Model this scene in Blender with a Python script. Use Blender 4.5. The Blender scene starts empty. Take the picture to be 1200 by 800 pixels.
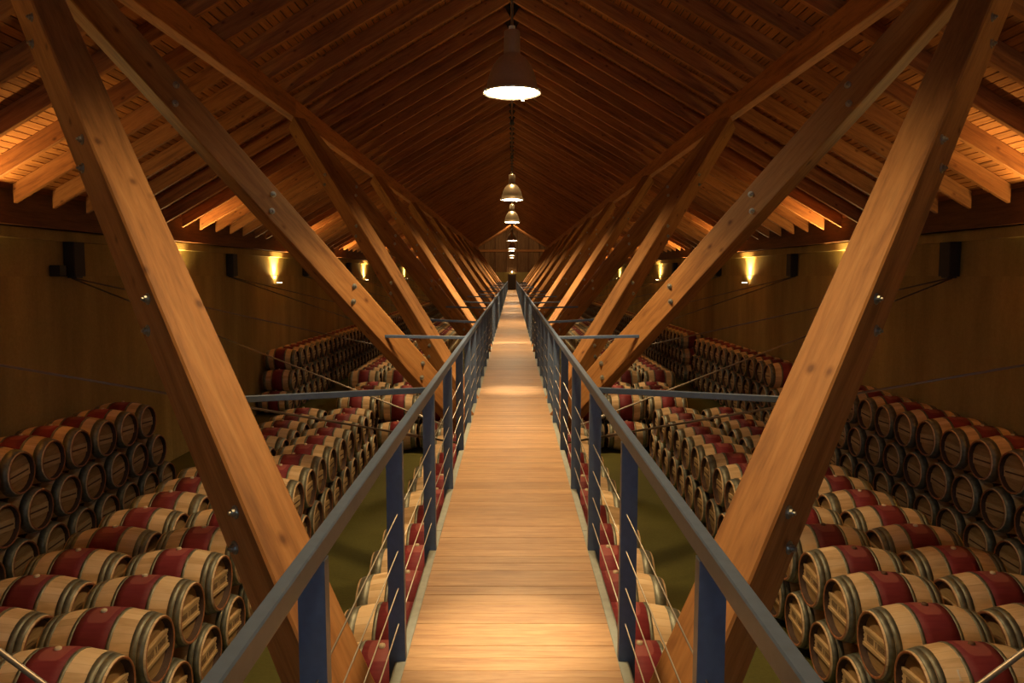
import bpy, bmesh, math, random
from math import sin, cos, pi, sqrt, radians, atan2
from mathutils import Vector, Matrix

sc = bpy.context.scene
C = sc.collection
R = random.Random(7)
E = 4.27                                   # eye height above the cellar floor

# ------------------------------------------------------------------ camera
cam = bpy.data.cameras.new('camera')
cam.sensor_width = 36.0
cam.lens = 905.0 / 1200.0 * 36.0
cam.clip_start = 0.05
cam.clip_end = 300
cam_o = bpy.data.objects.new('camera', cam)
C.objects.link(cam_o)
cam_o.location = (0.0, 0.0, E)
cam_o.rotation_euler = (radians(90 - 4.926), 0, 0)
sc.camera = cam_o

# ------------------------------------------------------------------ world, exposure, light levels
w = bpy.data.worlds.new('world')
sc.world = w
w.use_nodes = True
w.node_tree.nodes['Background'].inputs[0].default_value = (0, 0, 0, 1)
w.node_tree.nodes['Background'].inputs[1].default_value = 0.0
sc.view_settings.view_transform = 'Standard'
sc.view_settings.look = 'None'
sc.view_settings.gamma = 1.0
sc.view_settings.use_curve_mapping = False
sc.view_settings.exposure = 1.0
sc.cycles.max_bounces = 8
sc.cycles.diffuse_bounces = 6
sc.cycles.glossy_bounces = 3
sc.cycles.sample_clamp_indirect = 4.0
WARM = (1.0, 0.66, 0.31)
AMBER = (1.0, 0.66, 0.24)
PENDANT_W = 340.0
RIDGE_WIDE_W = 720.0
RIDGE_POOL_W = 1750.0
SCONCE_W = 82.0
SCONCE_BEAM_W = 480.0
GABLE_W = 230.0
ADDED_WINDOW_S = 3.0

# ------------------------------------------------------------------ materials
def new_mat(name):
    m = bpy.data.materials.new(name)
    m.use_nodes = True
    nt = m.node_tree
    b = nt.nodes['Principled BSDF']
    return m, nt, b

def nd(nt, t, **kw):
    n = nt.nodes.new(t)
    for k, v in kw.items():
        setattr(n, k, v)
    return n

def ramp(nt, stops):
    n = nt.nodes.new('ShaderNodeValToRGB')
    cr = n.color_ramp
    while len(cr.elements) > 1:
        cr.elements.remove(cr.elements[-1])
    cr.elements[0].position = stops[0][0]
    cr.elements[0].color = (*stops[0][1], 1)
    for p, c in stops[1:]:
        e = cr.elements.new(p)
        e.color = (*c, 1)
    return n

def mixrgb(nt, blend, fac, a, b):
    n = nt.nodes.new('ShaderNodeMix')
    n.data_type = 'RGBA'
    n.blend_type = blend
    for sock, v in ((n.inputs['Factor'], fac), (n.inputs['A'], a), (n.inputs['B'], b)):
        if sock.name == 'Factor':
            pass
    ins = {'f': n.inputs[0], 'a': n.inputs[6], 'b': n.inputs[7]}
    for k, v in (('f', fac), ('a', a), ('b', b)):
        if hasattr(v, 'is_output'):
            nt.links.new(v, ins[k])
        elif k == 'f':
            ins[k].default_value = v
        else:
            ins[k].default_value = (*v, 1)
    return n.outputs[2]

def wood(name, dark, mid, light, scale=(0.7, 9, 9), rough=0.6, vary=0.25, knots=True, bump=0.15, spec=0.3):
    m, nt, b = new_mat(name)
    L = nt.links
    tc = nd(nt, 'ShaderNodeTexCoord')
    oi = nd(nt, 'ShaderNodeObjectInfo')
    mul = nd(nt, 'ShaderNodeVectorMath', operation='SCALE')
    mul.inputs[0].default_value = (37, 17, 29)
    L.new(oi.outputs['Random'], mul.inputs[3])
    add = nd(nt, 'ShaderNodeVectorMath', operation='ADD')
    L.new(tc.outputs['Object'], add.inputs[0])
    L.new(mul.outputs[0], add.inputs[1])
    mp = nd(nt, 'ShaderNodeMapping')
    mp.inputs['Scale'].default_value = scale
    L.new(add.outputs[0], mp.inputs['Vector'])
    n1 = nd(nt, 'ShaderNodeTexNoise')
    n1.inputs['Scale'].default_value = 1.6
    n1.inputs['Detail'].default_value = 6
    n1.inputs['Roughness'].default_value = 0.62
    n1.inputs['Distortion'].default_value = 0.5
    L.new(mp.outputs[0], n1.inputs['Vector'])
    cr = ramp(nt, [(0.28, dark), (0.5, mid), (0.72, light)])
    L.new(n1.outputs['Fac'], cr.inputs[0])
    col = cr.outputs[0]
    n3 = nd(nt, 'ShaderNodeTexNoise')
    n3.inputs['Scale'].default_value = 9
    n3.inputs['Detail'].default_value = 3
    L.new(mp.outputs[0], n3.inputs['Vector'])
    cr3 = ramp(nt, [(0.3, (0.72, 0.72, 0.72)), (0.6, (1.0, 1.0, 1.0))])
    L.new(n3.outputs['Fac'], cr3.inputs[0])
    col = mixrgb(nt, 'MULTIPLY', 0.7, col, cr3.outputs[0])
    if knots:
        mk = nd(nt, 'ShaderNodeMapping')
        mk.inputs['Scale'].default_value = (3.2, 5.5, 5.5)
        L.new(add.outputs[0], mk.inputs['Vector'])
        vo = nd(nt, 'ShaderNodeTexVoronoi')
        vo.inputs['Scale'].default_value = 1.0
        L.new(mk.outputs[0], vo.inputs['Vector'])
        crk = ramp(nt, [(0.05, (0.3, 0.22, 0.16)), (0.10, (0.72, 0.66, 0.6)), (0.16, (1, 1, 1))])
        L.new(vo.outputs['Distance'], crk.inputs[0])
        col = mixrgb(nt, 'MULTIPLY', 0.85, col, crk.outputs[0])
    mr = nd(nt, 'ShaderNodeMapRange')
    mr.inputs[3].default_value = 1 - vary
    mr.inputs[4].default_value = 1 + vary * 0.6
    L.new(oi.outputs['Random'], mr.inputs[0])
    hs = nd(nt, 'ShaderNodeHueSaturation')
    L.new(mr.outputs[0], hs.inputs['Value'])
    L.new(col, hs.inputs['Color'])
    L.new(hs.outputs[0], b.inputs['Base Color'])
    b.inputs['Roughness'].default_value = rough
    b.inputs['Specular IOR Level'].default_value = spec
    if bump:
        bp = nd(nt, 'ShaderNodeBump')
        bp.inputs['Strength'].default_value = bump
        bp.inputs['Distance'].default_value = 0.01
        L.new(n3.outputs['Fac'], bp.inputs['Height'])
        L.new(bp.outputs[0], b.inputs['Normal'])
    return m

def plain(name, col, rough=0.5, metal=0.0, noise=0.12, nscale=6.0, spec=0.4, bump=0.0):
    m, nt, b = new_mat(name)
    L = nt.links
    tc = nd(nt, 'ShaderNodeTexCoord')
    n1 = nd(nt, 'ShaderNodeTexNoise')
    n1.inputs['Scale'].default_value = nscale
    n1.inputs['Detail'].default_value = 5
    L.new(tc.outputs['Object'], n1.inputs['Vector'])
    lo = tuple(c * (1 - noise) for c in col)
    hi = tuple(min(1, c * (1 + noise)) for c in col)
    cr = ramp(nt, [(0.3, lo), (0.7, hi)])
    L.new(n1.outputs['Fac'], cr.inputs[0])
    L.new(cr.outputs[0], b.inputs['Base Color'])
    b.inputs['Roughness'].default_value = rough
    b.inputs['Metallic'].default_value = metal
    b.inputs['Specular IOR Level'].default_value = spec
    if bump:
        bp = nd(nt, 'ShaderNodeBump')
        bp.inputs['Strength'].default_value = bump
        bp.inputs['Distance'].default_value = 0.01
        L.new(n1.outputs['Fac'], bp.inputs['Height'])
        L.new(bp.outputs[0], b.inputs['Normal'])
    return m

def emit(name, col, s):
    m, nt, b = new_mat(name)
    b.inputs['Base Color'].default_value = (0.8, 0.8, 0.75, 1)
    b.inputs['Emission Color'].default_value = (*col, 1)
    b.inputs['Emission Strength'].default_value = s
    return m

def stave_oak(name, dark, mid, light):
    """barrel oak: grain along x and thin joints between the staves"""
    m, nt, b = new_mat(name)
    L = nt.links
    tc = nd(nt, 'ShaderNodeTexCoord')
    oi = nd(nt, 'ShaderNodeObjectInfo')
    sep = nd(nt, 'ShaderNodeSeparateXYZ')
    L.new(tc.outputs['Object'], sep.inputs[0])
    at = nd(nt, 'ShaderNodeMath', operation='ARCTAN2')
    L.new(sep.outputs[1], at.inputs[0])
    L.new(sep.outputs[2], at.inputs[1])
    ml = nd(nt, 'ShaderNodeMath', operation='MULTIPLY')
    ml.inputs[1].default_value = 28 / (2 * pi)
    L.new(at.outputs[0], ml.inputs[0])
    fl = nd(nt, 'ShaderNodeMath', operation='FLOOR')
    L.new(ml.outputs[0], fl.inputs[0])
    fr = nd(nt, 'ShaderNodeMath', operation='FRACT')
    L.new(ml.outputs[0], fr.inputs[0])
    wn = nd(nt, 'ShaderNodeTexWhiteNoise', noise_dimensions='2D')
    cb = nd(nt, 'ShaderNodeCombineXYZ')
    L.new(fl.outputs[0], cb.inputs[0])
    L.new(oi.outputs['Random'], cb.inputs[1])
    L.new(cb.outputs[0], wn.inputs['Vector'])
    mp = nd(nt, 'ShaderNodeMapping')
    mp.inputs['Scale'].default_value = (2.5, 26, 26)
    add = nd(nt, 'ShaderNodeVectorMath', operation='ADD')
    L.new(tc.outputs['Object'], add.inputs[0])
    L.new(wn.outputs['Color'], add.inputs[1])
    L.new(add.outputs[0], mp.inputs['Vector'])
    n1 = nd(nt, 'ShaderNodeTexNoise')
    n1.inputs['Scale'].default_value = 1.0
    n1.inputs['Detail'].default_value = 5
    L.new(mp.outputs[0], n1.inputs['Vector'])
    ad = nd(nt, 'ShaderNodeMath', operation='MULTIPLY_ADD')
    L.new(wn.outputs['Value'], ad.inputs[0])
    ad.inputs[1].default_value = 0.5
    sb = nd(nt, 'ShaderNodeMath', operation='MULTIPLY_ADD')
    L.new(n1.outputs['Fac'], sb.inputs[0])
    sb.inputs[1].default_value = 0.7
    sb.inputs[2].default_value = -0.1
    L.new(sb.outputs[0], ad.inputs[2])
    cr = ramp(nt, [(0.15, dark), (0.5, mid), (0.85, light)])
    L.new(ad.outputs[0], cr.inputs[0])
    jr = ramp(nt, [(0.0, (0.6, 0.55, 0.5)), (0.03, (1, 1, 1)), (0.97, (1, 1, 1)), (1.0, (0.6, 0.55, 0.5))])
    L.new(fr.outputs[0], jr.inputs[0])
    col = mixrgb(nt, 'MULTIPLY', 0.8, cr.outputs[0], jr.outputs[0])
    L.new(col, b.inputs['Base Color'])
    b.inputs['Roughness'].default_value = 0.55
    b.inputs['Specular IOR Level'].default_value = 0.3
    return m

def wine_red(name):
    """wine-red stained band; a paler patch around the bung keeps its own outline"""
    m, nt, b = new_mat(name)
    L = nt.links
    tc = nd(nt, 'ShaderNodeTexCoord')
    oi = nd(nt, 'ShaderNodeObjectInfo')
    mp = nd(nt, 'ShaderNodeMapping')
    mp.inputs['Scale'].default_value = (3, 22, 22)
    L.new(tc.outputs['Object'], mp.inputs['Vector'])
    n1 = nd(nt, 'ShaderNodeTexNoise')
    n1.inputs['Scale'].default_value = 1.2
    n1.inputs['Detail'].default_value = 5
    L.new(mp.outputs[0], n1.inputs['Vector'])
    cr = ramp(nt, [(0.3, (0.17, 0.020, 0.026)), (0.7, (0.24, 0.036, 0.042))])
    L.new(n1.outputs['Fac'], cr.inputs[0])
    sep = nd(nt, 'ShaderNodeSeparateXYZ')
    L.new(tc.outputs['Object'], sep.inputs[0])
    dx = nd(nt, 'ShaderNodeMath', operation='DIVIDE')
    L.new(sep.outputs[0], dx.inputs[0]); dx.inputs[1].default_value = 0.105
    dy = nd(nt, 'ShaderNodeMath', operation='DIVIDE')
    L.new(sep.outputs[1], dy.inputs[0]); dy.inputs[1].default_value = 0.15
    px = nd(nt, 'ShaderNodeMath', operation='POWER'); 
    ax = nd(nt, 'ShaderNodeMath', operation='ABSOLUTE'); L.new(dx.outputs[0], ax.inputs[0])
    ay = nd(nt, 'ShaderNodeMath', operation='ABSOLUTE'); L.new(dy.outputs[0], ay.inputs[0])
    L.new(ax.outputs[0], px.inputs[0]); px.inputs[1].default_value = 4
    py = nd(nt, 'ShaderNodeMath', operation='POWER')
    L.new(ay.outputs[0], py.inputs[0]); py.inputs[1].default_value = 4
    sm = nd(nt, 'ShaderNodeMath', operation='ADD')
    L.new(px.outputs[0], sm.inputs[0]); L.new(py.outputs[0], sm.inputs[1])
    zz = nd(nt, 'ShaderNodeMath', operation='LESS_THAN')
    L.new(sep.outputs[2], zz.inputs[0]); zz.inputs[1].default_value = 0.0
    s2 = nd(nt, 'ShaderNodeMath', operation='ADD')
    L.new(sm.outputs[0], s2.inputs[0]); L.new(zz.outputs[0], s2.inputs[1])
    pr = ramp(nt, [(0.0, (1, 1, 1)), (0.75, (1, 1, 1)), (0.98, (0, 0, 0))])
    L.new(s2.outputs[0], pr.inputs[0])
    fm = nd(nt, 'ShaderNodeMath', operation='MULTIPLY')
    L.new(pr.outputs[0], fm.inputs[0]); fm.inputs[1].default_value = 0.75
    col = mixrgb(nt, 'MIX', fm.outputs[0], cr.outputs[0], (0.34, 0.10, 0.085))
    mr = nd(nt, 'ShaderNodeMapRange')
    mr.inputs[3].default_value = 0.7
    mr.inputs[4].default_value = 1.15
    L.new(oi.outputs['Random'], mr.inputs[0])
    hs = nd(nt, 'ShaderNodeHueSaturation')
    L.new(mr.outputs[0], hs.inputs['Value'])
    L.new(col, hs.inputs['Color'])
    L.new(hs.outputs[0], b.inputs['Base Color'])
    b.inputs['Roughness'].default_value = 0.6
    b.inputs['Specular IOR Level'].default_value = 0.25
    return m

def concrete(name, col, streak=(1.2, 1.2, 0.25), var=0.3, rough=0.9, bump=0.2):
    m, nt, b = new_mat(name)
    L = nt.links
    tc = nd(nt, 'ShaderNodeTexCoord')
    mp = nd(nt, 'ShaderNodeMapping')
    mp.inputs['Scale'].default_value = streak
    L.new(tc.outputs['Object'], mp.inputs['Vector'])
    n1 = nd(nt, 'ShaderNodeTexNoise')
    n1.inputs['Scale'].default_value = 1.1
    n1.inputs['Detail'].default_value = 8
    n1.inputs['Roughness'].default_value = 0.6
    L.new(mp.outputs[0], n1.inputs['Vector'])
    cr = ramp(nt, [(0.3, tuple(c * (1 - var) for c in col)), (0.7, tuple(c * (1 + var * 0.7) for c in col))])
    L.new(n1.outputs['Fac'], cr.inputs[0])
    n2 = nd(nt, 'ShaderNodeTexNoise')
    n2.inputs['Scale'].default_value = 24
    n2.inputs['Detail'].default_value = 4
    L.new(tc.outputs['Object'], n2.inputs['Vector'])
    c2 = ramp(nt, [(0.35, (0.8, 0.8, 0.8)), (0.65, (1, 1, 1))])
    L.new(n2.outputs['Fac'], c2.inputs[0])
    col2 = mixrgb(nt, 'MULTIPLY', 0.6, cr.outputs[0], c2.outputs[0])
    L.new(col2, b.inputs['Base Color'])
    b.inputs['Roughness'].default_value = rough
    b.inputs['Specular IOR Level'].default_value = 0.2
    bp = nd(nt, 'ShaderNodeBump')
    bp.inputs['Strength'].default_value = bump
    bp.inputs['Distance'].default_value = 0.02
    L.new(n2.outputs['Fac'], bp.inputs['Height'])
    L.new(bp.outputs[0], b.inputs['Normal'])
    return m

M = {}
M['strut'] = wood('strut_timber', (0.20, 0.082, 0.022), (0.39, 0.175, 0.049), (0.47, 0.235, 0.074), scale=(0.6, 7, 7), vary=0.12)
M['rafter'] = wood('rafter_timber', (0.20, 0.07, 0.019), (0.41, 0.158, 0.042), (0.51, 0.215, 0.062), scale=(0.7, 9, 9), vary=0.2)
M['board'] = wood('roof_board', (0.20, 0.07, 0.019), (0.39, 0.15, 0.04), (0.48, 0.20, 0.058), scale=(0.5, 14, 14), vary=0.25, bump=0)
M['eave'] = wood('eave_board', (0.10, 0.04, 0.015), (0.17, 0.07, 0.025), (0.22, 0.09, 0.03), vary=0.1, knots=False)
M['plank'] = wood('deck_plank', (0.30, 0.155, 0.07), (0.435, 0.255, 0.118), (0.53, 0.34, 0.17), scale=(1.3, 16, 16), rough=0.42, vary=0.16, knots=False, bump=0.08, spec=0.45)
M['gable'] = wood('gable_board', (0.17, 0.08, 0.03), (0.27, 0.13, 0.05), (0.33, 0.17, 0.07), vary=0.15, knots=False)
M['rail'] = plain('blue_grey_paint', (0.085, 0.125, 0.20), rough=0.42, noise=0.1, nscale=30, spec=0.5)
M['channel'] = plain('pale_grey_steel', (0.27, 0.29, 0.25), rough=0.5, noise=0.12, nscale=18, spec=0.5)
M['cable'] = plain('steel_cable', (0.42, 0.39, 0.32), rough=0.4, metal=0.7, noise=0.05)
M['rod'] = plain('steel_rod', (0.27, 0.225, 0.17), rough=0.4, metal=0.6, noise=0.1)
M['bolt'] = plain('zinc_bolt', (0.45, 0.46, 0.42), rough=0.35, metal=0.9, noise=0.1, nscale=60)
M['black'] = plain('black_housing', (0.012, 0.012, 0.013), rough=0.55, noise=0.2)
M['steel'] = plain('dark_steel', (0.06, 0.06, 0.065), rough=0.5, metal=0.6, noise=0.2)
M['wall'] = concrete('ochre_concrete', (0.43, 0.315, 0.105), var=0.28)
M['floor'] = concrete('olive_floor', (0.105, 0.098, 0.022), streak=(0.6, 0.6, 0.6), var=0.2, rough=0.75, bump=0.25)
M['shade'] = plain('spun_aluminium', (0.60, 0.50, 0.34), rough=0.3, metal=0.75, noise=0.06, nscale=40)
M['glow'] = emit('lamp_glass', (1.0, 0.86, 0.62), 26.0)
M['cap'] = plain('cream_cap', (0.7, 0.65, 0.5), rough=0.4, noise=0.05)
M['sconce_glow'] = emit('sconce_glass', (1.0, 0.78, 0.42), 14.0)
M['cool_fill'] = emit('cool_fill_glass', (0.42, 0.66, 1.0), ADDED_WINDOW_S)
M['sconce'] = plain('sconce_metal', (0.6, 0.58, 0.5), rough=0.4, metal=0.3, noise=0.05)
M['door'] = plain('brown_door', (0.05, 0.025, 0.012), rough=0.6, noise=0.2)
M['oak'] = stave_oak('barrel_oak', (0.52, 0.34, 0.165), (0.70, 0.50, 0.275), (0.78, 0.59, 0.35))
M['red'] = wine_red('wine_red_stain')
M['red_plain'] = plain('far_wine_red', (0.18, 0.022, 0.028), rough=0.6, noise=0.2, nscale=3)
M['hoop'] = plain('galvanised_hoop', (0.21, 0.21, 0.16), rough=0.5, metal=0.6, noise=0.3, nscale=14)
M['chime'] = plain('red_brown_chime', (0.33, 0.13, 0.055), rough=0.45, noise=0.35, nscale=22)
M['croze'] = plain('dark_croze', (0.06, 0.028, 0.013), rough=0.7, noise=0.3, nscale=20)
M['head'] = wood('barrel_head_oak', (0.28, 0.16, 0.065), (0.42, 0.26, 0.11), (0.50, 0.33, 0.15), scale=(9, 1.2, 9), vary=0.15, knots=False, bump=0)
M['bar'] = wood('barrel_bar_oak', (0.44, 0.28, 0.125), (0.60, 0.41, 0.20), (0.68, 0.48, 0.25), scale=(9, 1.2, 9), vary=0.1, knots=False, bump=0)
M['ink'] = plain('stamp_ink', (0.10, 0.05, 0.028), rough=0.8, noise=0.2)
M['bung'] = plain('pale_bung', (0.62, 0.52, 0.34), rough=0.5, noise=0.08)
M['bung_dark'] = plain('brown_bung', (0.12, 0.06, 0.03), rough=0.6, noise=0.15)
M['chalk'] = plain('white_chalk', (0.75, 0.68, 0.55), rough=0.9, noise=0.1)

# ------------------------------------------------------------------ helpers
def mesh_from(name, verts, faces, mats, fm=None, smooth=False):
    me = bpy.data.meshes.new(name)
    me.from_pydata([tuple(v) for v in verts], [], faces)
    for m in (mats if isinstance(mats, (list, tuple)) else [mats]):
        me.materials.append(m)
    if fm:
        me.polygons.foreach_set('material_index', fm)
    if smooth is True:
        me.polygons.foreach_set('use_smooth', [True] * len(me.polygons))
    elif smooth:
        me.polygons.foreach_set('use_smooth', smooth)
    me.update()
    return me

def link(name, me, parent=None, mat=None):
    """link an object; parents never rotate or scale unless noted, so a child's world matrix is offset by their location"""
    o = bpy.data.objects.new(name, me)
    C.objects.link(o)
    if parent is not None:
        o.parent = parent
    if mat is not None:
        if parent is not None:
            o.matrix_local = WORLD(parent).inverted() @ mat
        else:
            o.matrix_world = mat
            o.matrix_basis = mat
    return o

def WORLD(o):
    m = o.matrix_basis.copy()
    while o.parent:
        o = o.parent
        m = o.matrix_basis @ m
    return m

def tag(o, label=None, cat=None, group=None, kind=None):
    if label: o['label'] = label
    if cat: o['category'] = cat
    if group: o['group'] = group
    if kind: o['kind'] = kind
    return o

def empty(name, loc):
    o = bpy.data.objects.new(name, None)
    o.empty_display_size = 0.2
    C.objects.link(o)
    o.location = loc
    o.matrix_basis = Matrix.Translation(loc)
    return o

BEAMS = {}
def beam_mesh(L, wy, hz, ch, mat):
    key = (round(L, 4), wy, hz, ch, mat.name)
    if key in BEAMS:
        return BEAMS[key]
    a, b = wy / 2, hz / 2
    if ch:
        prof = [(-a + ch, -b), (a - ch, -b), (a, -b + ch), (a, b - ch), (a - ch, b), (-a + ch, b), (-a, b - ch), (-a, -b + ch)]
    else:
        prof = [(-a, -b), (a, -b), (a, b), (-a, b)]
    n = len(prof)
    v = [(0, y, z) for y, z in prof] + [(L, y, z) for y, z in prof]
    f = [(i, (i + 1) % n, n + (i + 1) % n, n + i) for i in range(n)]
    f = [tuple(reversed(q)) for q in f]
    f += [tuple(range(n)), tuple(reversed(range(n, 2 * n)))]
    me = mesh_from('beam', v, f, mat)
    BEAMS[key] = me
    return me

def frame(p0, p1, up=(0, 0, 1)):
    p0, p1 = Vector(p0), Vector(p1)
    x = (p1 - p0).normalized()
    u = Vector(up)
    if abs(x.dot(u)) > 0.999:
        u = Vector((0, 1, 0))
    y = u.cross(x).normalized()
    z = x.cross(y)
    m = Matrix((x, y, z)).transposed().to_4x4()
    m.translation = p0
    return m, (p1 - p0).length

def beam(name, p0, p1, wy, hz, mat, parent=None, up=(0, 0, 1), ch=0.006):
    m, L = frame(p0, p1, up)
    return link(name, beam_mesh(L, wy, hz, ch, mat), parent, m)

def box(name, c, s, mat, parent=None, ch=0.004):
    """axis-aligned box from its centre and sizes, long axis first for the grain"""
    c = Vector(c)
    k = max(range(3), key=lambda i: s[i])
    ax = Vector([1.0 if i == k else 0 for i in range(3)])
    p0, p1 = c - ax * s[k] / 2, c + ax * s[k] / 2
    if k == 2:
        return beam(name, p0, p1, s[0], s[1], mat, parent, up=(0, 1, 0), ch=ch)
    if k == 0:
        return beam(name, p0, p1, s[1], s[2], mat, parent, ch=ch)
    return beam(name, p0, p1, s[0], s[2], mat, parent, ch=ch)

RODS = {}
def rod(name, p0, p1, r, mat, parent=None, n=8):
    m, L = frame(p0, p1)
    key = (round(L, 4), r, n, mat.name)
    if key not in RODS:
        v = []
        for x in (0, L):
            v += [(x, r * cos(2 * pi * i / n), r * sin(2 * pi * i / n)) for i in range(n)]
        f = [(n + i, n + (i + 1) % n, (i + 1) % n, i)[::-1] for i in range(n)]
        f += [tuple(reversed(range(n))), tuple(range(n, 2 * n))]
        RODS[key] = mesh_from('rod', v, f, mat, smooth=[True] * n + [False, False])
    return link(name, RODS[key], parent, m)

def lathe(profile, n=32, axis='z'):
    """profile of (r, h) pairs -> verts, faces"""
    v, f = [], []
    for r, h in profile:
        for i in range(n):
            a = 2 * pi * i / n
            v.append((r * cos(a), r * sin(a), h) if axis == 'z' else (h, r * sin(a), r * cos(a)))
    for k in range(len(profile) - 1):
        for i in range(n):
            j = (i + 1) % n
            f.append((k * n + i, k * n + j, (k + 1) * n + j, (k + 1) * n + i))
    return v, f

ORD = ['first', 'second', 'third', 'fourth', 'fifth', 'sixth', 'seventh', 'eighth', 'ninth', 'tenth', 'eleventh', 'twelfth', 'thirteenth',
       'fourteenth', 'fifteenth', 'sixteenth', 'seventeenth', 'eighteenth', 'nineteenth', 'twentieth']
TENS = {2: 'twenty', 3: 'thirty', 4: 'forty', 5: 'fifty', 6: 'sixty', 7: 'seventy', 8: 'eighty', 9: 'ninety'}
def ordinal(i):                             # 0-based
    n = i + 1
    if n <= 20:
        return ORD[n - 1]
    t, u = divmod(n, 10)
    if u == 0:
        return TENS[t][:-1] + 'ieth'
    return TENS[t] + '-' + ORD[u - 1]

def image(p):
    """pixel of a world point, used only to count what is in view"""
    q = radians(4.926)
    x, y, z = p[0], p[1], p[2] - E
    d = y * cos(q) - z * sin(q)
    if d < 0.1:
        return None
    return 600 + 905 * x / d, 400 - 905 * (y * sin(q) + z * cos(q)) / d

# ------------------------------------------------------------------ key dimensions
Y0, Y1 = -7.0, 88.0                         # hall ends
WX = 7.85                                   # wall face
BAY = 7.728
T0 = 13.75 - BAY                            # first top node of the zigzag in front of the camera
F0 = T0 - BAY / 2
PX, PZ = 3.85, E + 2.72                     # purlin: x, underside
SLOPE = 0.575
RB = PZ + 0.33 + SLOPE * PX                 # rafter underside at the ridge
DECK = E - 1.68
ZF = E - 2.65

def rz(x):                                  # rafter underside
    return RB - SLOPE * abs(x)

# ------------------------------------------------------------------ floor and walls
fl = mesh_from('floor', [(-8.2, Y0 - .2, 0), (8.2, Y0 - .2, 0), (8.2, Y1 + .2, 0), (-8.2, Y1 + .2, 0),
                         (-8.2, Y0 - .2, -.2), (8.2, Y0 - .2, -.2), (8.2, Y1 + .2, -.2), (-8.2, Y1 + .2, -.2)],
               [(0, 1, 2, 3), (7, 6, 5, 4), (0, 4, 5, 1), (1, 5, 6, 2), (2, 6, 7, 3), (3, 7, 4, 0)], M['floor'])
tag(link('floor', fl), 'olive green concrete cellar floor between the barrel rows', None, None, 'structure')

for side, nm in ((-1, 'left'), (1, 'right')):
    wl = empty('wall_' + nm, (side * WX, 0, 0))
    tag(wl, 'ochre concrete wall on the %s of the hall' % nm, None, None, 'structure')
    y = F0 - BAY
    while y < Y1:
        a, b = max(y, Y0), min(y + BAY, Y1)
        if b - a > 0.1:
            box('concrete_panel', (side * (WX + 0.15), (a + b) / 2, (E - 0.02) / 2), (0.30, b - a - 0.006, E - 0.02), M['wall'], wl, ch=0.003)
            box('concrete_panel', (side * (WX + 0.165), (a + b) / 2, E + 0.365), (0.30, b - a - 0.006, 0.77), M['wall'], wl, ch=0.003)
        y += BAY
    box('backing', (side * (WX + 0.36), (Y0 + Y1) / 2, (E + .8) / 2), (0.08, Y1 - Y0, E + 0.8), M['wall'], wl, ch=0)
    box('wall_plate', (side * (WX + 0.06), (Y0 + Y1) / 2, E + 0.665), (0.32, Y1 - Y0, 0.17), M['wall'], wl)

# ------------------------------------------------------------------ roof
roof = empty('ceiling', (0, 0, RB))
tag(roof, 'pitched timber roof of dark orange rafters and boards', None, None, 'structure')
RD = 0.24                                   # rafter depth
nrm = sqrt(1 + SLOPE ** 2)
XE = 7.32
ys = 7.64 - 0.97 * 12
while ys < Y1 - 0.1:
    if ys > Y0:
        for s in (-1, 1):
            off = RD / 2
            nx, nz = s * SLOPE / nrm * off, off / nrm
            m, L = frame((s * 0.03 + nx, ys, rz(0.03) + nz), (s * XE + nx, ys, rz(XE) + nz))
            if 'rafter' not in BEAMS:        # plumb-cut lower end
                me = beam_mesh(L, 0.085, RD, 0.006, M['rafter']).copy()
                for q in me.vertices:
                    if q.co.x > L / 2:
                        q.co.x -= (q.co.z + RD / 2) * SLOPE
                BEAMS['rafter'] = me
            link('rafter', BEAMS['rafter'], roof, m)
    ys += 0.97
box('ridge_board', (0, (Y0 + Y1) / 2, RB + 0.16), (0.05, Y1 - Y0, 0.30), M['rafter'], roof)
PITCH = 0.118
nb = int((XE + 0.75) * nrm / PITCH)
for s in (-1, 1):
    for i in range(nb):
        t = 0.06 + PITCH * (i + 0.5)        # along the slope
        x = t / nrm
        h = RD + 0.0115
        cx, cz = s * (x + SLOPE / nrm * h), RB - SLOPE * x + h / nrm
        m, L = frame((cx, Y0, cz), (cx, Y1, cz), up=(s * SLOPE / nrm, 0, 1 / nrm))
        link('roof_board', beam_mesh(Y1 - Y0, PITCH - 0.015, 0.022, 0, M['board']), roof, m)
    h = RD + 0.06
    m, L = frame((s * (4.1 + SLOPE / nrm * h), Y0 - .2, RB - SLOPE * 4.1 + h / nrm), (s * (4.1 + SLOPE / nrm * h), Y1 + .2, RB - SLOPE * 4.1 + h / nrm), up=(s * SLOPE / nrm, 0, 1 / nrm))
    link('underlay', beam_mesh(Y1 - Y0 + .4, 9.9, 0.03, 0, M['black']), roof, m)
    k = 0
    while True:
        a, b = T0 + BAY * (k - 1), T0 + BAY * k
        a, b = max(a, Y0), min(b, Y1)
        if a >= Y1 - 0.3:
            break
        if b > a:
            beam('purlin', (s * PX, a, PZ + 0.165), (s * PX, b - 0.006, PZ + 0.165), 0.17, 0.33, M['rafter'], roof, ch=0.008)
        k += 1
    box('eave_board', (s * (XE + 0.14), (Y0 + Y1) / 2, (E + 0.75 + rz(XE) + 0.25) / 2), (0.04, Y1 - Y0, rz(XE) + 0.25 - E - 0.75), M['eave'], roof)

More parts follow.
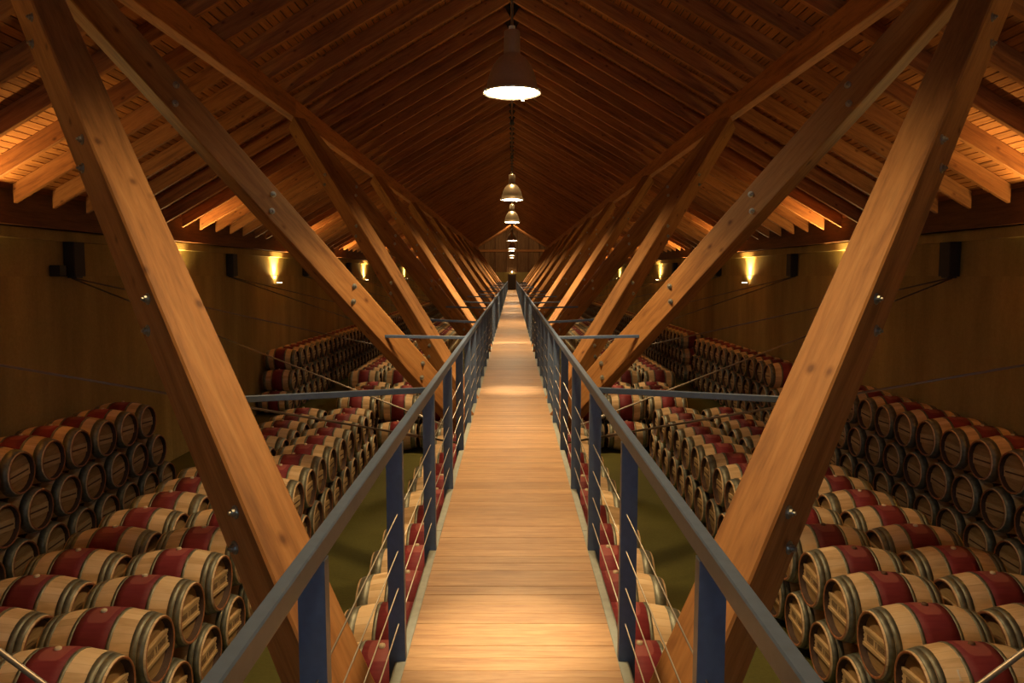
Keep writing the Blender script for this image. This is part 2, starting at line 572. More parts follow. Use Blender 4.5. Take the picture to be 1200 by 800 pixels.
# ------------------------------------------------------------------ end walls and door
wf = empty('wall_far', (0, Y1, 0))
tag(wf, 'far end wall with timber gable above ochre plaster', None, None, 'structure')
def gable_wall(parent, y, t, mlow, mhigh):
    yy = y + t / 2
    box('plaster', (0, yy, (E + .3) / 2), (16.4, t, E + 0.3), mlow, parent, ch=0)
    x = -8.0
    wbd = 0.50
    while x < 8.0:
        zt = rz(max(abs(x), abs(x + wbd)) if x + wbd / 2 != 0 else 0) + 0.1
        zt = rz(abs(x + wbd / 2)) + 0.2
        if zt > E + 0.35:
            box('gable_board', (x + wbd / 2, yy, (E + 0.3 + zt) / 2), (wbd - 0.008, t * 0.8, zt - E - 0.3), mhigh, parent, ch=0)
        x += wbd
gable_wall(wf, Y1, 0.2, M['wall'], M['gable'])
box('tie_beam', (0, Y1 - 0.08, E + 2.72), (7.9, 0.16, 0.26), M['rafter'], wf)
for i in range(-6, 7):
    x = i * 1.25 + 0.6
    zt = rz(abs(x))
    if zt > E + 2.9:
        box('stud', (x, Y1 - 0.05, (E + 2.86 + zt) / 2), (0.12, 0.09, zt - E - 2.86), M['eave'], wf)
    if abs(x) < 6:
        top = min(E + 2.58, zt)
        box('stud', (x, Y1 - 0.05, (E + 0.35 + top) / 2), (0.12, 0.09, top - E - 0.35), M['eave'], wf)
wn_ = empty('wall_near', (0, Y0, 0))
tag(wn_, 'near end wall behind the camera', None, None, 'structure')
gable_wall(wn_, Y0 - 0.2, 0.2, M['wall'], M['gable'])
# added glowing panes behind the camera: unseen source that tints the near posts cool
gd = empty('added_window', (0, Y0, DECK))
tag(gd, 'added glowing window behind the camera that tints the near posts cool', None, None, 'structure')
for i in (-1, 1):
    box('pane', (i * 0.62, Y0 + 0.03, DECK + 1.2), (1.14, 0.02, 2.2), M['cool_fill'], gd, ch=0)
    box('stile', (i * 1.24, Y0 + 0.05, DECK + 1.2), (0.10, 0.10, 2.4), M['steel'], gd)
box('stile', (0, Y0 + 0.05, DECK + 1.2), (0.08, 0.10, 2.4), M['steel'], gd)
for z in (0.05, 2.35):
    box('rail', (0, Y0 + 0.05, DECK + z), (2.6, 0.10, 0.09), M['steel'], gd)
dr = empty('door_1', (0, Y1, DECK))
tag(dr, 'dark brown door at the far end of the walkway', None, None, 'structure')
box('door_leaf', (0, Y1 - 0.03, DECK + 0.86), (0.80, 0.05, 1.68), M['door'], dr)
for s in (-1, 1):
    box('door_frame', (s * 0.44, Y1 - 0.04, DECK + 0.9), (0.07, 0.08, 1.76), M['eave'], dr)
box('door_frame', (0, Y1 - 0.04, DECK + 1.75), (0.95, 0.08, 0.07), M['eave'], dr)
dl = empty('door_lamp', (0, Y1 - 0.12, DECK + 2.0))
tag(dl, 'tiny lit lamp on the end wall over the far door', 'lamp')
box('back_plate', (0, Y1 - 0.03, DECK + 2.0), (0.14, 0.06, 0.2), M['sconce'], dl)
box('bulb', (0, Y1 - 0.11, DECK + 2.0), (0.12, 0.10, 0.14), M['sconce_glow'], dl)

# ------------------------------------------------------------------ walkway
wk = empty('walkway', (0, 0, DECK))
tag(wk, 'straight raised walkway of orange-tan planks running down the middle', 'walkway')
PW = 0.112
HW = 0.462
pm = beam_mesh(2 * HW, PW - 0.003, 0.032, 0.002, M['plank'])
y = 2.6
for i in range(296):
    j = R.uniform(-0.0012, 0.0012)
    m, _ = frame((-HW, y + PW / 2, DECK - 0.016 + j), (HW, y + PW / 2, DECK - 0.016 + j))
    link('plank', pm, wk, m)
    y += PW
v, f = [], []
def add_box(v, f, x0, x1, y0, y1, z0, z1):
    k = len(v)
    v += [(x0, y0, z0), (x1, y0, z0), (x1, y1, z0), (x0, y1, z0), (x0, y0, z1), (x1, y0, z1), (x1, y1, z1), (x0, y1, z1)]
    f += [(k + 3, k + 2, k + 1, k), (k + 4, k + 5, k + 6, k + 7), (k, k + 1, k + 5, k + 4), (k + 1, k + 2, k + 6, k + 5), (k + 2, k + 3, k + 7, k + 6), (k + 3, k, k + 4, k + 7)]
yy = y
while yy + PW < Y1:
    add_box(v, f, -HW, HW, yy + .0015, yy + PW - .0015, -0.032, 0)
    yy += PW
yy = 2.6 - PW
while yy > Y0:
    add_box(v, f, -HW, HW, yy + .0015, yy + PW - .0015, -0.032, 0)
    yy -= PW
o = link('far_planks', mesh_from('far_planks', v, f, M['plank']), wk)
tag(o, kind='stuff')
for s in (-1, 1):
    k = 0
    a = Y0
    while a < Y1:
        b = min(a + 6.0, Y1)
        beam('edge_channel', (s * (HW + 0.026), a, DECK - 0.085), (s * (HW + 0.026), b - 0.004, DECK - 0.085), 0.048, 0.15, M['channel'], wk, ch=0.004)
        a = b
rod('bottom_chord', (0, Y0, ZF + 0.12), (0, Y1, ZF + 0.12), 0.09, M['steel'], wk, n=12)
k = -1
while F0 + BAY * k < Y1:
    yF = F0 + BAY * k
    if yF > Y0:
        box('node_plate', (0, yF, ZF + 0.2), (0.30, 0.5, 0.26), M['steel'], wk)
        box('hanger', (0, yF, (ZF + 0.3 + DECK - 0.05) / 2), (0.08, 0.08, DECK - 0.05 - ZF - 0.3), M['steel'], wk)
        box('cross_bearer', (0, yF, DECK - 0.09), (0.9, 0.08, 0.10), M['steel'], wk)
    k += 1

# ------------------------------------------------------------------ railings
PS = 1.37
RT = E - 0.66
for s, nm in ((-1, 'left'), (1, 'right')):
    rl = empty('railing', (s * 0.49, 0, DECK))
    tag(rl, 'blue-grey steel railing with thin cables along the %s walkway edge' % nm, 'railing', 'walkway railings')
    a = 0.4 - 5.48 * 2
    while a < Y1 - 0.5:
        b = min(a + 5.48, Y1 - 0.3)
        beam('handrail', (s * 0.492, a, RT - 0.029), (s * 0.492, b - 0.003, RT - 0.029), 0.036, 0.058, M['rail'], rl, ch=0.004)
        a = b
    k = -9
    while 3.28 + PS * k < Y1 - 0.4:
        yp = 3.28 + PS * k
        me = BEAMS.get('post')
        if me is None:
            # flat post, slightly tapered, its foot cut back below the deck edge
            prof = [(-0.036, -0.15), (0.008, -0.20), (0.036, -0.20), (0.036, 0.0), (0.038, RT - 0.058 - DECK), (-0.032, RT - 0.058 - DECK), (-0.036, 0.0)]
            vv = [(x, -0.022, z) for x, z in prof] + [(x, 0.022, z) for x, z in prof]
            n = len(prof)
            ff = [tuple(range(n)), tuple(reversed(range(n, 2 * n)))] + [(i, n + i, n + (i + 1) % n, (i + 1) % n) for i in range(n)]
            me = mesh_from('post', vv, ff, M['rail'])
            BEAMS['post'] = me
            vv2 = [(-x, y_, z) for x, y_, z in vv]
            BEAMS['post_m'] = mesh_from('post_m', vv2, [tuple(reversed(q)) for q in ff], M['rail'])
        m = Matrix.Translation((s * (HW + 0.042), yp, DECK))
        link('post', BEAMS['post'] if s > 0 else BEAMS['post_m'], rl, m)
        k += 1
    for hz in (0.16, 0.32, 0.485, 0.65):
        rod('cable', (s * 0.495, Y0, DECK + hz), (s * 0.495, Y1 - 0.4, DECK + hz), 0.0032, M['cable'], rl, n=6)
    # stays that tie the handrail to the struts
    q = (RT - 0.03 - ZF) / (PZ + 0.05 - ZF)
    k = 0
    ks = 0
    while F0 + BAY * k < 70:
        for d in (1, -1):
            yF = F0 + BAY * (k + (0 if d == 1 else 1))
            yst = yF + d * q * BAY / 2
            xst = PX * q
            yr = yst + (1.05 if ks == 0 else 0.0)
            ye = yst + (0.24 if d == 1 else -0.16)
            ze = E - 0.62 if ks == 0 else E - 0.66
            beam('stay_bar', (s * 0.512, yr, RT - 0.03), (s * (xst + 0.03), ye, ze), 0.02, 0.034, M['rail'], rl, ch=0.003)
            ks += 1
        k += 1

# ------------------------------------------------------------------ zigzag struts
bolt_v, bolt_f = lathe([(0.0, 0.0), (0.030, 0.0), (0.030, 0.006), (0.017, 0.007), (0.017, 0.022), (0.008, 0.023), (0.008, 0.034), (0.0, 0.034)], 10)
bolt_me = mesh_from('bolt', bolt_v, bolt_f, M['bolt'])
strut_meshes = {}
for s, nm in ((-1, 'left'), (1, 'right')):
    k, n = 0, 0
    while True:
        done = False
        for d in (1, -1):
            yF = F0 + BAY * (k + (0 if d == 1 else 1))
            yT = T0 + BAY * k
            F = Vector((s * -0.03, yF, ZF))
            T = Vector((s * PX, yT, PZ + 0.05))
            if max(yF, yT) > Y1 - 0.5:
                done = True
                break
            p0 = F + (T - F) * 0.075
            p1 = F + (T - F) * 0.968
            m, L = frame(p0, p1)
            o = link('timber_strut', beam_mesh(L, 0.225, 0.27, 0.010, M['strut']), None, m)
            tag(o, '%s diagonal timber strut from the front, %s of the walkway, leaning %s' % (ordinal(n), nm, 'away' if d == 1 else 'back'), 'strut', 'zigzag timber struts')
            n += 1
            side = Vector(m.col[1][:3])
            sg = -1 if side.y > 0 else 1    # the flank that faces the near end
            if yF < 40:
                for fr in (0.29, 0.4525, 0.615, 0.775):
                    for e in (-1, 1):
                        lx = ((fr - 0.075) / 0.893) * L + e * 0.05
                        M4 = Matrix.Translation((lx, sg * 0.1115, e * 0.062)) @ Matrix.Rotation(-sg * pi / 2, 4, 'X')
                        b_ = bpy.data.objects.new('bolt', bolt_me)
                        C.objects.link(b_)
                        b_.parent = o
                        b_.matrix_local = M4
        if done:
            break
        k += 1

# ------------------------------------------------------------------ wall brackets and tension rods
for s, nm in ((-1, 'left'), (1, 'right')):
    k = 0
    nvis = 0
    while T0 + BAY * k < Y1 - 2:
        yb = T0 + BAY * k
        x = s * (WX - 0.10)
        br = empty('wall_bracket', (x, yb, E - 0.05))
        if k == 0:
            lab = 'black steel box under the eave beam, %s wall, out of the frame' % nm
        else:
            lab = 'black box hung under the eave beam, %s along the %s wall' % (ordinal(k - 1), nm)
        tag(br, lab, 'bracket', 'black boxes under the eaves')
        box('housing', (x, yb, E + 0.275), (0.20, 0.34, 0.60), M['black'], br, ch=0.012)
        box('foot_plate', (x, yb, E - 0.04), (0.16, 0.20, 0.03), M['steel'], br)
        k += 1
    k = 0
    while F0 + BAY * k < 60:
        for d in (-1, 1):
            yF = F0 + BAY * k
            yb = yF + d * BAY / 2
            if yb < 0:
                continue
            p0 = Vector((s * 0.16, yF + d * 0.08, E - 2.25))
            p1 = Vector((s * (WX - 0.06), yb - d * 0.03, E - 0.06))
            m, L = frame(p0, p1)
            rt = rod('tension_rod', p0, p1, 0.013, M['rod'])
            tag(rt, 'thin steel tension rod %s of the walkway, %s foot, running %s to the wall' % (nm, ordinal(k), 'back' if d < 0 else 'ahead'), 'rod', 'tension rods to the walls')
            u = (p1 - p0).normalized()
            rod('turnbuckle', p0 + u * 1.15, p0 + u * 1.45, 0.022, M['cable'], rt, n=8)
        k += 1
sb = empty('speaker', (-(WX - 0.09), 13.25, E + 0.04))
tag(sb, 'small black cube speaker beside the nearest black box, left wall', 'speaker')
box('cabinet', (-(WX - 0.09), 13.25, E + 0.07), (0.18, 0.19, 0.19), M['black'], sb, ch=0.015)
box('mount', (-(WX - 0.09), 13.37, E + 0.05), (0.05, 0.10, 0.04), M['steel'], sb)

# ------------------------------------------------------------------ wall sconces
for s, nm in ((-1, 'left'), (1, 'right')):
    k = 0
    n = 0
    while 2.43 + BAY * k < Y1 - 1:
        ysn = 2.43 + BAY * k
        z = E - 0.27
        o = empty('wall_sconce', (s * (WX - 0.005), ysn, z))
        if ysn < 12:
            lab = 'small uplight on the %s wall, %s' % (nm, 'beside the camera' if k == 0 else 'just outside the frame')
        else:
            lab = 'small glowing uplight under the eave, %s along the %s wall' % (ordinal(k - 2), nm)
        tag(o, lab, 'wall light', 'wall uplights')
        box('bracket', (s * (WX - 0.05), ysn, z - 0.03), (0.10, 0.06, 0.05), M['sconce'], o)
        box('housing', (s * (WX - 0.16), ysn, z - 0.01), (0.14, 0.27, 0.045), M['sconce'], o, ch=0.008)
        box('lens', (s * (WX - 0.16), ysn, z + 0.018), (0.10, 0.23, 0.012), M['sconce_glow'], o, ch=0)
        for ln, en, ang, bl, dx in (('sconce_light', SCONCE_W, 158, 0.5, 0.13), ('sconce_beam', SCONCE_BEAM_W, 88, 0.7, 0.17)):
            l = bpy.data.lights.new(ln, 'SPOT')
            l.energy = en
            l.color = AMBER
            l.spot_size = radians(ang)
            l.spot_blend = bl
            l.shadow_soft_size = 0.05
            lo = bpy.data.objects.new(ln, l)
            C.objects.link(lo)
            lo.parent = o
            lo.location = (-s * dx, 0, 0.06)
            lo.rotation_euler = (pi, s * radians(-12 if ang > 100 else -3), 0)
        k += 1

# ------------------------------------------------------------------ pendants and added ridge spots
pv, pf = lathe([(0.285, 0.0), (0.292, 0.006), (0.288, 0.03), (0.252, 0.052), (0.243, 0.11), (0.222, 0.19), (0.185, 0.27), (0.135, 0.335),
                (0.088, 0.372), (0.080, 0.378), (0.080, 0.395), (0.078, 0.59), (0.070, 0.60), (0.0, 0.60)], 40)
pvi, pfi = lathe([(0.285, 0.0), (0.27, 0.014), (0.235, 0.10), (0.19, 0.24), (0.12, 0.32), (0.0, 0.34)], 40)
nn = len(pv)
shade_me = mesh_from('shade', pv + pvi, pf + [tuple(reversed([i + nn for i in q])) for q in pfi], M['shade'], smooth=True)
cv, cf = lathe([(0.0, 0.645), (0.032, 0.645), (0.034, 0.60), (0.0, 0.60)], 16)
cap_me = mesh_from('cap', cv, [tuple(reversed(q)) for q in cf], M['cap'])
gv, gf = lathe([(0.0, 0.006), (0.15, 0.004), (0.266, 0.012), (0.266, 0.02), (0.0, 0.02)], 40)
lens_me = mesh_from('lens', gv, [tuple(reversed(q)) for q in gf], M['glow'], smooth=True)
clip_me = mesh_from('clip', *[x for x in (lambda v, f: (add_box(v, f, -0.009, 0.009, -0.02, 0.014, -0.018, 0.02), (v, f))[1])([], [])], M['cap'])
PYS = [-3.1, 7.8, 18.7, 26.6, 40.7, 53.0, 57.8, 71.6, 81.6]
HL = E + 1.78
for i, py in enumerate(PYS):
    o = empty('pendant_lamp', (0, py, HL))
    tag(o, 'bell-shaped pendant lamp behind the camera' if i == 0 else 'large bell-shaped metal pendant lamp hanging nearest under the ridge' if i == 1 else
        '%s bell-shaped pendant lamp down the ridge line, %s' % (ordinal(i - 1), 'glowing white' if i < 5 else 'tiny and far off'), 'lamp', 'pendant lamps under the ridge')
    T_ = Matrix.Translation((0, py, HL))
    link('lamp_shade', shade_me, o, T_)
    link('cap', cap_me, o, T_)
    link('lens', lens_me, o, T_)
    for a in (0.55, 2.65, 4.3):
        link('clip', clip_me, o, T_ @ Matrix.Translation((0.283 * cos(a + pi), 0.283 * sin(a + pi), 0)) @ Matrix.Rotation(a + pi / 2, 4, 'Z'))
    rod('suspension_rod', (0, py, HL + 0.645), (0, py, RB + 0.01), 0.008, M['steel'], o)
    l = bpy.data.lights.new('pendant_light', 'SPOT')
    l.energy = PENDANT_W
    l.color = WARM
    l.spot_size = radians(124)
    l.spot_blend = 0.6
    l.shadow_soft_size = 0.2
    lo = bpy.data.objects.new('pendant_light', l)
    C.objects.link(lo)
    lo.parent = o
    lo.location = (0, 0, -0.03)
sv, sf = lathe([(0.0, 0.16), (0.05, 0.16), (0.06, 0.13), (0.06, 0.0), (0.052, 0.0), (0.045, 0.06), (0.0, 0.06)], 16)
can_me = mesh_from('can', sv, [tuple(reversed(q)) for q in sf], M['black'], smooth=True)
k = -1
while 3.45 + 7.75 * k < Y1 - 3:
    ysp = 3.45 + 7.75 * k
    zs = RB - 0.19
    o = empty('added_ridge_spotlight', (0, ysp, zs))  # added fixture, makes the light pools on the deck
    tag(o, 'small black can spotlight added under the ridge for light pools, %s' % ('behind the camera' if k < 0 else ordinal(k) + ' from the front'), 'spotlight', 'added spotlights under the ridge')
    link('can', can_me, o, Matrix.Translation((0, ysp, zs)))
    box('mount', (0, ysp, zs + 0.18), (0.03, 0.03, 0.06), M['steel'], o)
    for nm_, en, ang, bl in (('wide_light', RIDGE_WIDE_W, 74, 1.0), ('pool_light', RIDGE_POOL_W, 10.5, 1.0)):
        l = bpy.data.lights.new(nm_, 'SPOT')
        l.energy = en
        l.color = WARM if ang > 20 else (1.0, 0.76, 0.45)
        l.spot_size = radians(ang)
        l.spot_blend = bl
        l.shadow_soft_size = 0.22 if ang > 20 else 0.05
        lo = bpy.data.objects.new(nm_, l)
        C.objects.link(lo)
        lo.parent = o
        lo.location = (0, 0, -0.01)
    k += 1

# one more added can, there only to brighten the far gable
o = empty('added_gable_spotlight', (0, 80.5, RB - 0.19))
tag(o, 'small black can spotlight added under the ridge to brighten the far gable', 'spotlight')
gm = Matrix.Rotation(radians(62), 4, 'X')
link('can', can_me, o, Matrix.Translation((0, 80.5, RB - 0.19)) @ gm)
box('mount', (0, 80.45, RB - 0.06), (0.03, 0.03, 0.24), M['steel'], o)
l = bpy.data.lights.new('gable_light', 'SPOT')
l.energy = GABLE_W
l.color = WARM
l.spot_size = radians(95)
l.spot_blend = 0.7
l.shadow_soft_size = 0.05
lo = bpy.data.objects.new('gable_light', l)
C.objects.link(lo)
lo.parent = o
lo.matrix_local = gm
# ------------------------------------------------------------------ barrels
BL, RBI, RHE = 0.475, 0.36, 0.285            # half length, bilge and head radius
def br_(x):
    return RHE + (RBI - RHE) * (1 - (x / BL) ** 2)
def ring_strip(x0, x1, dr, n, segs=1):
    """a hoop: outer skin with two edges"""
    pr = [(br_(x0) - 0.002, x0)] + [(br_(x0 + (x1 - x0) * i / segs) + dr, x0 + (x1 - x0) * i / segs) for i in range(segs + 1)] + [(br_(x1) - 0.002, x1)]
    return lathe(pr, n, 'x')
HOOPS = [(0.152, 0.182), (0.345, 0.396), (0.400, 0.456)]
def body(n, xs):
    pr = [(br_(x), x) for x in xs]
    prof = [(RHE - 0.032, -BL + 0.07), (RHE - 0.024, -BL + 0.004), (RHE - 0.006, -BL)] + pr + [(RHE - 0.006, BL), (RHE - 0.024, BL - 0.004), (RHE - 0.032, BL - 0.07)]
    v, f = lathe(prof, n, 'x')
    fm = []
    nk = len(prof) - 1
    for k in range(nk):
        fm += [8 if k in (0, nk - 1) else 1 if (k < 3 or k >= nk - 3) else 0] * n
    return v, f, fm
XS = [-BL + 0.001, -0.42, -0.36, -0.3, -0.2, -0.1, 0, 0.1, 0.2, 0.3, 0.36, 0.42, BL - 0.001]
bv, bf, bfm = body(28, XS)
body_me = mesh_from('barrel_body', bv, bf, [M['oak'], M['chime'], M['croze']], [2 if q == 8 else q for q in bfm], smooth=True)
rv, rf = ring_strip(-0.155, 0.155, 0.0012, 28, 4)
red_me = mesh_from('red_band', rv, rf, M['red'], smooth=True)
hoop_me = []
for (a, b) in HOOPS:
    for sg in (-1, 1):
        x0, x1 = (a, b) if sg > 0 else (-b, -a)
        hv, hf = ring_strip(x0, x1, 0.0035, 28)
        hoop_me.append(mesh_from('hoop', hv, hf, M['hoop'], smooth=[False] * 28 + [True] * 28 + [False] * 28))
XH = BL - 0.066
def disc(x, r, n, out):
    v = [(x, r * sin(2 * pi * i / n), r * cos(2 * pi * i / n)) for i in range(n)]
    f = [tuple(range(n)) if out < 0 else tuple(reversed(range(n)))]
    return v, f
hd_me, bar_me, let_me = {}, {}, {}
for sg in (-1, 1):
    v, f = disc(sg * XH, RHE - 0.029, 28, sg)
    hd_me[sg] = mesh_from('head', v, f, M['head'])
    v, f = [], []
    half = 0.225
    def bb(y0, y1, z0, z1, t):
        xa, xb = sorted((sg * XH, sg * (XH + t)))
        add_box(v, f, xa, xb, y0, y1, z0, z1)
    bb(-half, half, -0.080, 0.075, 0.022)
    bb(-half - .006, half + .006, -0.092, -0.062, 0.034)
    bb(-half, half, 0.055, 0.082, 0.034)
    for z in (-0.045, -0.005, 0.035):
        bb(-half - 0.014, -half, z - 0.008, z + 0.008, 0.022)
        bb(half, half + 0.014, z - 0.008, z + 0.008, 0.022)
    bar_me[sg] = mesh_from('head_bar', v, f, M['bar'])
    # worn stencilled marks in three groups, unreadable like the photograph's
    v, f = [], []
    rr = random.Random(5)
    for g0, cnt in ((-0.185, 6), (-0.012, 1), (0.045, 5)):
        for i in range(cnt):
            y0 = g0 + i * 0.026
            xa, xb = sorted((sg * (XH + 0.022), sg * (XH + 0.0232)))
            ya = -y0 if sg > 0 else y0
            for (a, b, c, d) in ((0, 0.006, 0, 0.056), (0.012, 0.018, 0, 0.056), (0, 0.018, rr.choice((0.0, 0.025, 0.05)), None)):
                z0 = -0.034 + c
                z1 = -0.034 + (d if d else c + 0.006)
                yy0, yy1 = sorted((ya + (a if sg < 0 else -a), ya + (b if sg < 0 else -b)))
                add_box(v, f, xa, xb, yy0, yy1, z0, z1)
    let_me[sg] = mesh_from('lettering', v, f, M['ink'])
uv_, uf_ = lathe([(0.0, RBI + 0.022), (0.020, RBI + 0.020), (0.028, RBI + 0.012), (0.026, RBI - 0.006)], 14)
uf_ = [tuple(reversed(q)) for q in uf_]
bung_me = {False: mesh_from('bung', uv_, uf_, M['bung'], smooth=True), True: mesh_from('bung_brown', uv_, uf_, M['bung_dark'], smooth=True)}

def far_geo(n, full):
    """a whole small barrel as one mesh: oak, chime, red, hoop, head, bar, bung"""
    V, Fc, Fm = [], [], []
    def put(v, f, mi):
        k = len(V)
        V.extend(v)
        Fc.extend([tuple(i + k for i in q) for q in f])
        Fm.extend([mi] * len(f) if isinstance(mi, int) else mi)
    xs = [-BL + 0.001, -0.38, -0.25, -0.12, 0.12, 0.25, 0.38, BL - 0.001]
    v, f, fm = body(n, xs)
    put(v, f, fm)
    v, f = ring_strip(-0.155, 0.155, 0.0015, n, 2); put(v, f, 2)
    for (a, b) in ((0.152, 0.184), (0.345, 0.455)):
        for sg in (-1, 1):
            x0, x1 = (a, b) if sg > 0 else (-b, -a)
            v, f = ring_strip(x0, x1, 0.005, n); put(v, f, 3)
    for sg in (-1, 1):
        v, f = disc(sg * XH, RHE - 0.029, n, sg); put(v, f, 4)
        v, f = [], []
        xa, xb = sorted((sg * XH, sg * (XH + 0.02)))
        add_box(v, f, xa, xb, -0.225, 0.225, -0.085, 0.06); put(v, f, 5)
        v, f = [], []
        xa, xb = sorted((sg * (XH + .015), sg * (XH + 0.021)))
        add_box(v, f, xa, xb, -0.20, 0.20, -0.025, -0.002); put(v, f, 7)
    v, f = lathe([(0.0, RBI + 0.022), (0.026, RBI + 0.018), (0.026, RBI - 0.006)], 8)
    put(v, [tuple(reversed(q)) for q in f], 6)
    return V, Fc, Fm
FMATS = [M['oak'], M['chime'], M['red'], M['hoop'], M['head'], M['bar'], M['bung'], M['ink'], M['croze']]
gV, gF, gM = far_geo(20, True)
far_me = mesh_from('barrel', gV, gF, FMATS, gM, smooth=[m not in (4, 5, 7) for m in gM])
FM2 = list(FMATS); FM2[6] = M['bung_dark']
far_me_d = mesh_from('barrel_brown', gV, gF, FM2, gM, smooth=[m not in (4, 5, 7) for m in gM])
sV, sF, sM = far_geo(12, False)

D, PB = 0.72, 0.74
TZ = sqrt(D * D - (PB / 2) ** 2)
Z1, Z2, Z3 = 0.362, 0.362 + TZ + 0.001, 0.362 + 2 * TZ + 0.002

near_parts = 0
def barrel(x, y, z, detail, dark):
    """detail 2: every part; 1: one mesh"""
    tilt = R.uniform(-0.10, 0.10)
    m = Matrix.Translation((x + R.uniform(-0.012, 0.012), y, z)) @ Matrix.Rotation(tilt, 4, 'X')
    if detail == 1:
        return link('barrel', far_me_d if dark else far_me, None, m)
    o = link('barrel', body_me, None, m)
    def ch(name, me, par=None):
        c = bpy.data.objects.new(name, me)
        C.objects.link(c)
        c.parent = par or o
        return c
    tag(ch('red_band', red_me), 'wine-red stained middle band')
    for h in hoop_me:
        ch('hoop', h)
    for sg in (-1, 1):
        if (sg > 0) != (x < 0):             # the head turned to the wall or to the next barrel keeps its board only
            ch('head', hd_me[sg])
            continue
        hd = ch('head', hd_me[sg])
        b_ = ch('head_bar', bar_me[sg], hd)
        tag(ch('lettering', let_me[sg], hd), kind='stuff')
    ch('bung', bung_me[dark])
    return o

ALL = []                                     # (row key, x, y, z, side, hidden)
def row(key, x, ys, z, hidden=False):
    for y in ys:
        ALL.append([key, x, y, z, hidden])
XA = {-1: 3.58, 1: 3.67}
XB = {-1: 4.625, 1: 4.74}
PH = {-1: 5.81, 1: 6.64}
XW = {-1: 7.10, 1: 7.24}
for s, nm in ((-1, 'left'), (1, 'right')):
    y0 = PH[s] - 4 * PB
    up = [y0 + PB * i for i in range(20)]
    up = [y for y in up if y < 17.4]
    lo = [y + PB / 2 for y in up] + [up[0] - PB / 2]
    row((nm, 'A2'), s * XA[s], up, Z2)
    row((nm, 'B2'), s * XB[s], up, Z2)
    row((nm, 'A1'), s * XA[s], sorted(lo), Z1)
    row((nm, 'B1'), s * XB[s], sorted(lo), Z1, True)
    row((nm, 'C2'), s * 1.03, [3.7 + PB * i for i in range(18)], Z2)
    row((nm, 'C1'), s * 1.03, [3.7 - PB / 2 + PB * i for i in range(19)], Z1)
    # wall stack, near
    ph = 11.0 - 6 * 0.735
    w3 = [ph + 0.735 * i for i in range(11 if s < 0 else 14)]
    row((nm, 'W3'), s * XW[s], w3, Z3)
    row((nm, 'W2'), s * XW[s], [y + 0.3675 for y in w3] + [w3[0] - 0.3675], Z2)
    row((nm, 'W1'), s * XW[s], [y + 0.735 for y in w3] + [w3[0], w3[0] - .735], Z1)
    # second block across the aisle and third block further on
    for x, cnm in ((1.75, 'D1'), (2.79, 'D2'), (3.83, 'D3')):
        ysd = [18.95 + PB * i for i in range(4)]
        row((nm, cnm), s * x, ysd, Z2)
        row((nm, cnm + 'low'), s * x, [y + PB / 2 for y in ysd] + [ysd[0] - PB / 2], Z1, cnm == 'D1')
    for x, cnm in ((3.50, 'G1'), (4.55, 'G2')):
        ysd = [23.8 + PB * i for i in range(46)]
        row((nm, cnm), s * x, ysd, Z2)
        row((nm, cnm + 'low'), s * x, [y + PB / 2 for y in ysd] + [ysd[0] - PB / 2], Z1, True)
    v3 = [24.3 + 0.735 * i for i in range(72)] if s < 0 else [20.4 + 0.735 * i for i in range(12)] + [31.3 + 0.735 * i for i in range(62)]
    row((nm, 'V3'), s * 7.26, v3, Z3)
    row((nm, 'V2'), s * 7.26, ([v3[0] - 0.3675] + ([v3[12] - 0.3675] if s > 0 else []) + [y + 0.3675 for y in v3]), Z2)
    row((nm, 'V1'), s * 7.26, [v3[0] - 0.735] + [v3[0]] + ([v3[12] - .735, v3[12]] if s > 0 else []) + [y + 0.735 for y in v3], Z1)
# the row under the middle of the deck, seen only between the others
row(('mid', 'M2'), 0.0, [3.7 + PB * i for i in range(18)], Z2, True)
row(('mid', 'M1'), 0.0, [3.7 - PB / 2 + PB * i for i in range(19)], Z1, True)

DESC = {
    'A2': '%s red-banded oak barrel from the front, upper row beside the %s aisle',
    'B2': '%s red-banded oak barrel from the front, upper outer row, %s block',
    'A1': '%s barrel from the front, lower row facing the %s aisle',
    'C2': '%s barrel from the front, upper row under the %s walkway edge',
    'C1': '%s barrel from the front, bottom row under the %s walkway edge',
    'W3': '%s barrel from the front, top tier of the near stack, %s wall',
    'W2': '%s barrel from the front, middle tier of the near stack, %s wall',
    'W1': '%s barrel from the front, bottom tier of the near stack, %s wall',
    'D1': '%s barrel from the front, row nearest the walkway in the short %s block',
    'D2': '%s barrel from the front, middle upper row of the short second %s block',
    'D3': '%s barrel from the front, outermost upper row of the short second %s block',
    'D2low': '%s barrel from the front, middle bottom row of the short second %s block',
    'D3low': '%s barrel from the front, outermost bottom row of the short second %s block',
    'G1': '%s small barrel from the front, inner row of the far %s block',
    'G2': '%s small barrel from the front, outer row of the far %s block',
    'V3': '%s small barrel from the front, top tier of the far stack, %s wall',
    'V2': '%s small barrel from the front, middle tier of the far stack, %s wall',
    'V1': '%s small barrel from the front, bottom tier of the far stack, %s wall',
}
GROUP = {'A': 'barrels in the long blocks beside the aisles', 'B': 'barrels in the long blocks beside the aisles', 'C': 'barrels under the walkway',
         'W': 'barrels stacked along the walls', 'V': 'barrels stacked along the walls', 'D': 'barrels in the blocks further on', 'G': 'barrels in the blocks further on'}
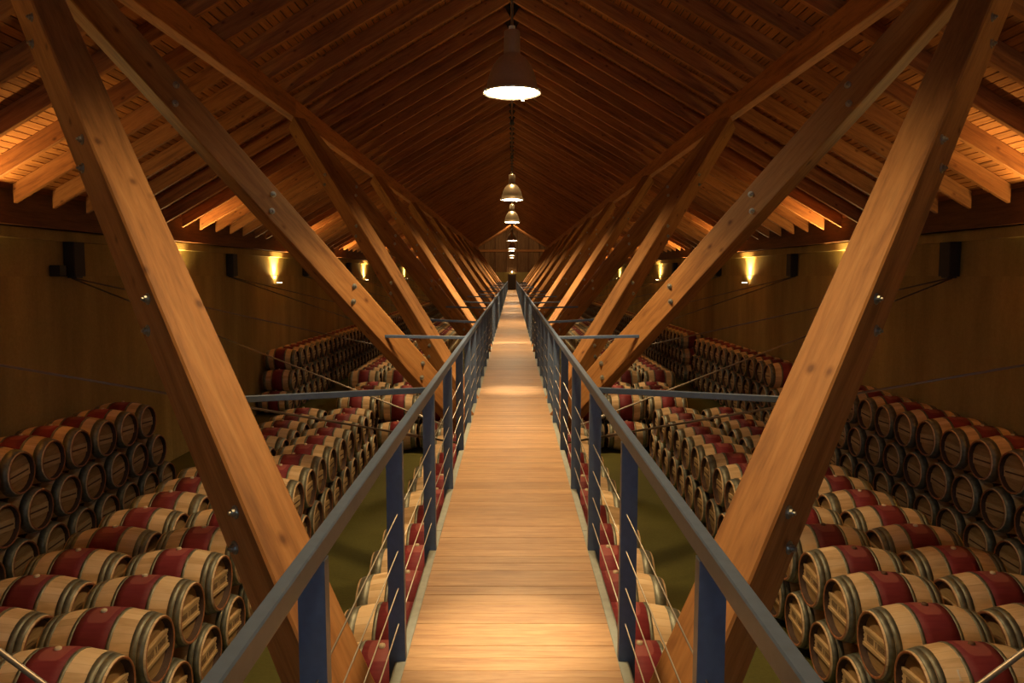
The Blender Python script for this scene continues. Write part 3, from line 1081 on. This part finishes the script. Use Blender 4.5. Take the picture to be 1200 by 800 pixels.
def in_view(b):
    for dz, dx in ((0.2, 0), (-0.1, 0), (0.2, 0.47), (0.2, -0.47), (0.36, 0)):
        p = image((b[1] + dx, b[2], b[3] + dz))
        if p and -12 < p[0] < 1212 and -10 < p[1] < 812:
            return True
    return False
ALL.sort(key=lambda b: (b[0], b[2]))
cand = [b for b in ALL if not b[4] and in_view(b)]
cand.sort(key=lambda b: Vector((b[1], b[2], b[3] - E)).length)
chosen = set(id(b) for b in cand[:298])
count = {}
mass = []
for b in ALL:
    (nm, rk), x, y, z, hid = b
    if id(b) in chosen:
        i = count.get(b[0], 0)
        count[b[0]] = i + 1
        far = y > 9.6 or (rk[0] == 'C') or (rk == 'W1')
        dark = (nm == 'right' and rk == 'A2')
        o = barrel(x, y, z, 1 if far else 2, dark)
        tag(o, DESC[rk] % (ordinal(i), nm), 'barrel', GROUP[rk[0]])
        if nm == 'right' and rk == 'A2' and i == 0 and not far:
            # chalked stroke on the pale staves of this one barrel
            v, f = [], []
            add_box(v, f, -0.006, 0.006, -0.04, 0.04, 0, 0.0015)
            add_box(v, f, -0.016, 0.016, 0.036, 0.046, 0, 0.0015)
            add_box(v, f, -0.014, 0.0, -0.04, -0.028, 0, 0.0015)
            c = link('chalk_mark', mesh_from('chalk_mark', v, f, M['chalk']))
            c.parent = o
            a = radians(48)
            rr_ = br_(-0.245) + 0.001
            c.matrix_local = Matrix.Translation((-0.245, -rr_ * sin(a), rr_ * cos(a))) @ Matrix.Rotation(a, 4, 'X') @ Matrix.Rotation(pi, 4, 'Z')
    else:
        mass.append(b)
V, Fc, Fm = [], [], []
for b in mass:
    k = len(V)
    x, y, z = b[1], b[2], b[3]
    V.extend([(vx + x, vy + y, vz + z) for vx, vy, vz in sV])
    Fc.extend([tuple(i + k for i in q) for q in sF])
    Fm.extend(sM)
# smooth oak needs each barrel's own axis, so the mass uses the plain oak of the barrel heads
MM = list(FMATS); MM[0] = M['bar']; MM[2] = M['red_plain']
me = mesh_from('barrel_mass', V, Fc, MM, Fm)
o = link('barrel_mass', me)
tag(o, 'hundreds of small far and hidden barrels filling the rows beyond the nearer ones', None, None, 'stuff')
print('barrels single', len(chosen), 'mass', len(mass), 'cand', len(cand))
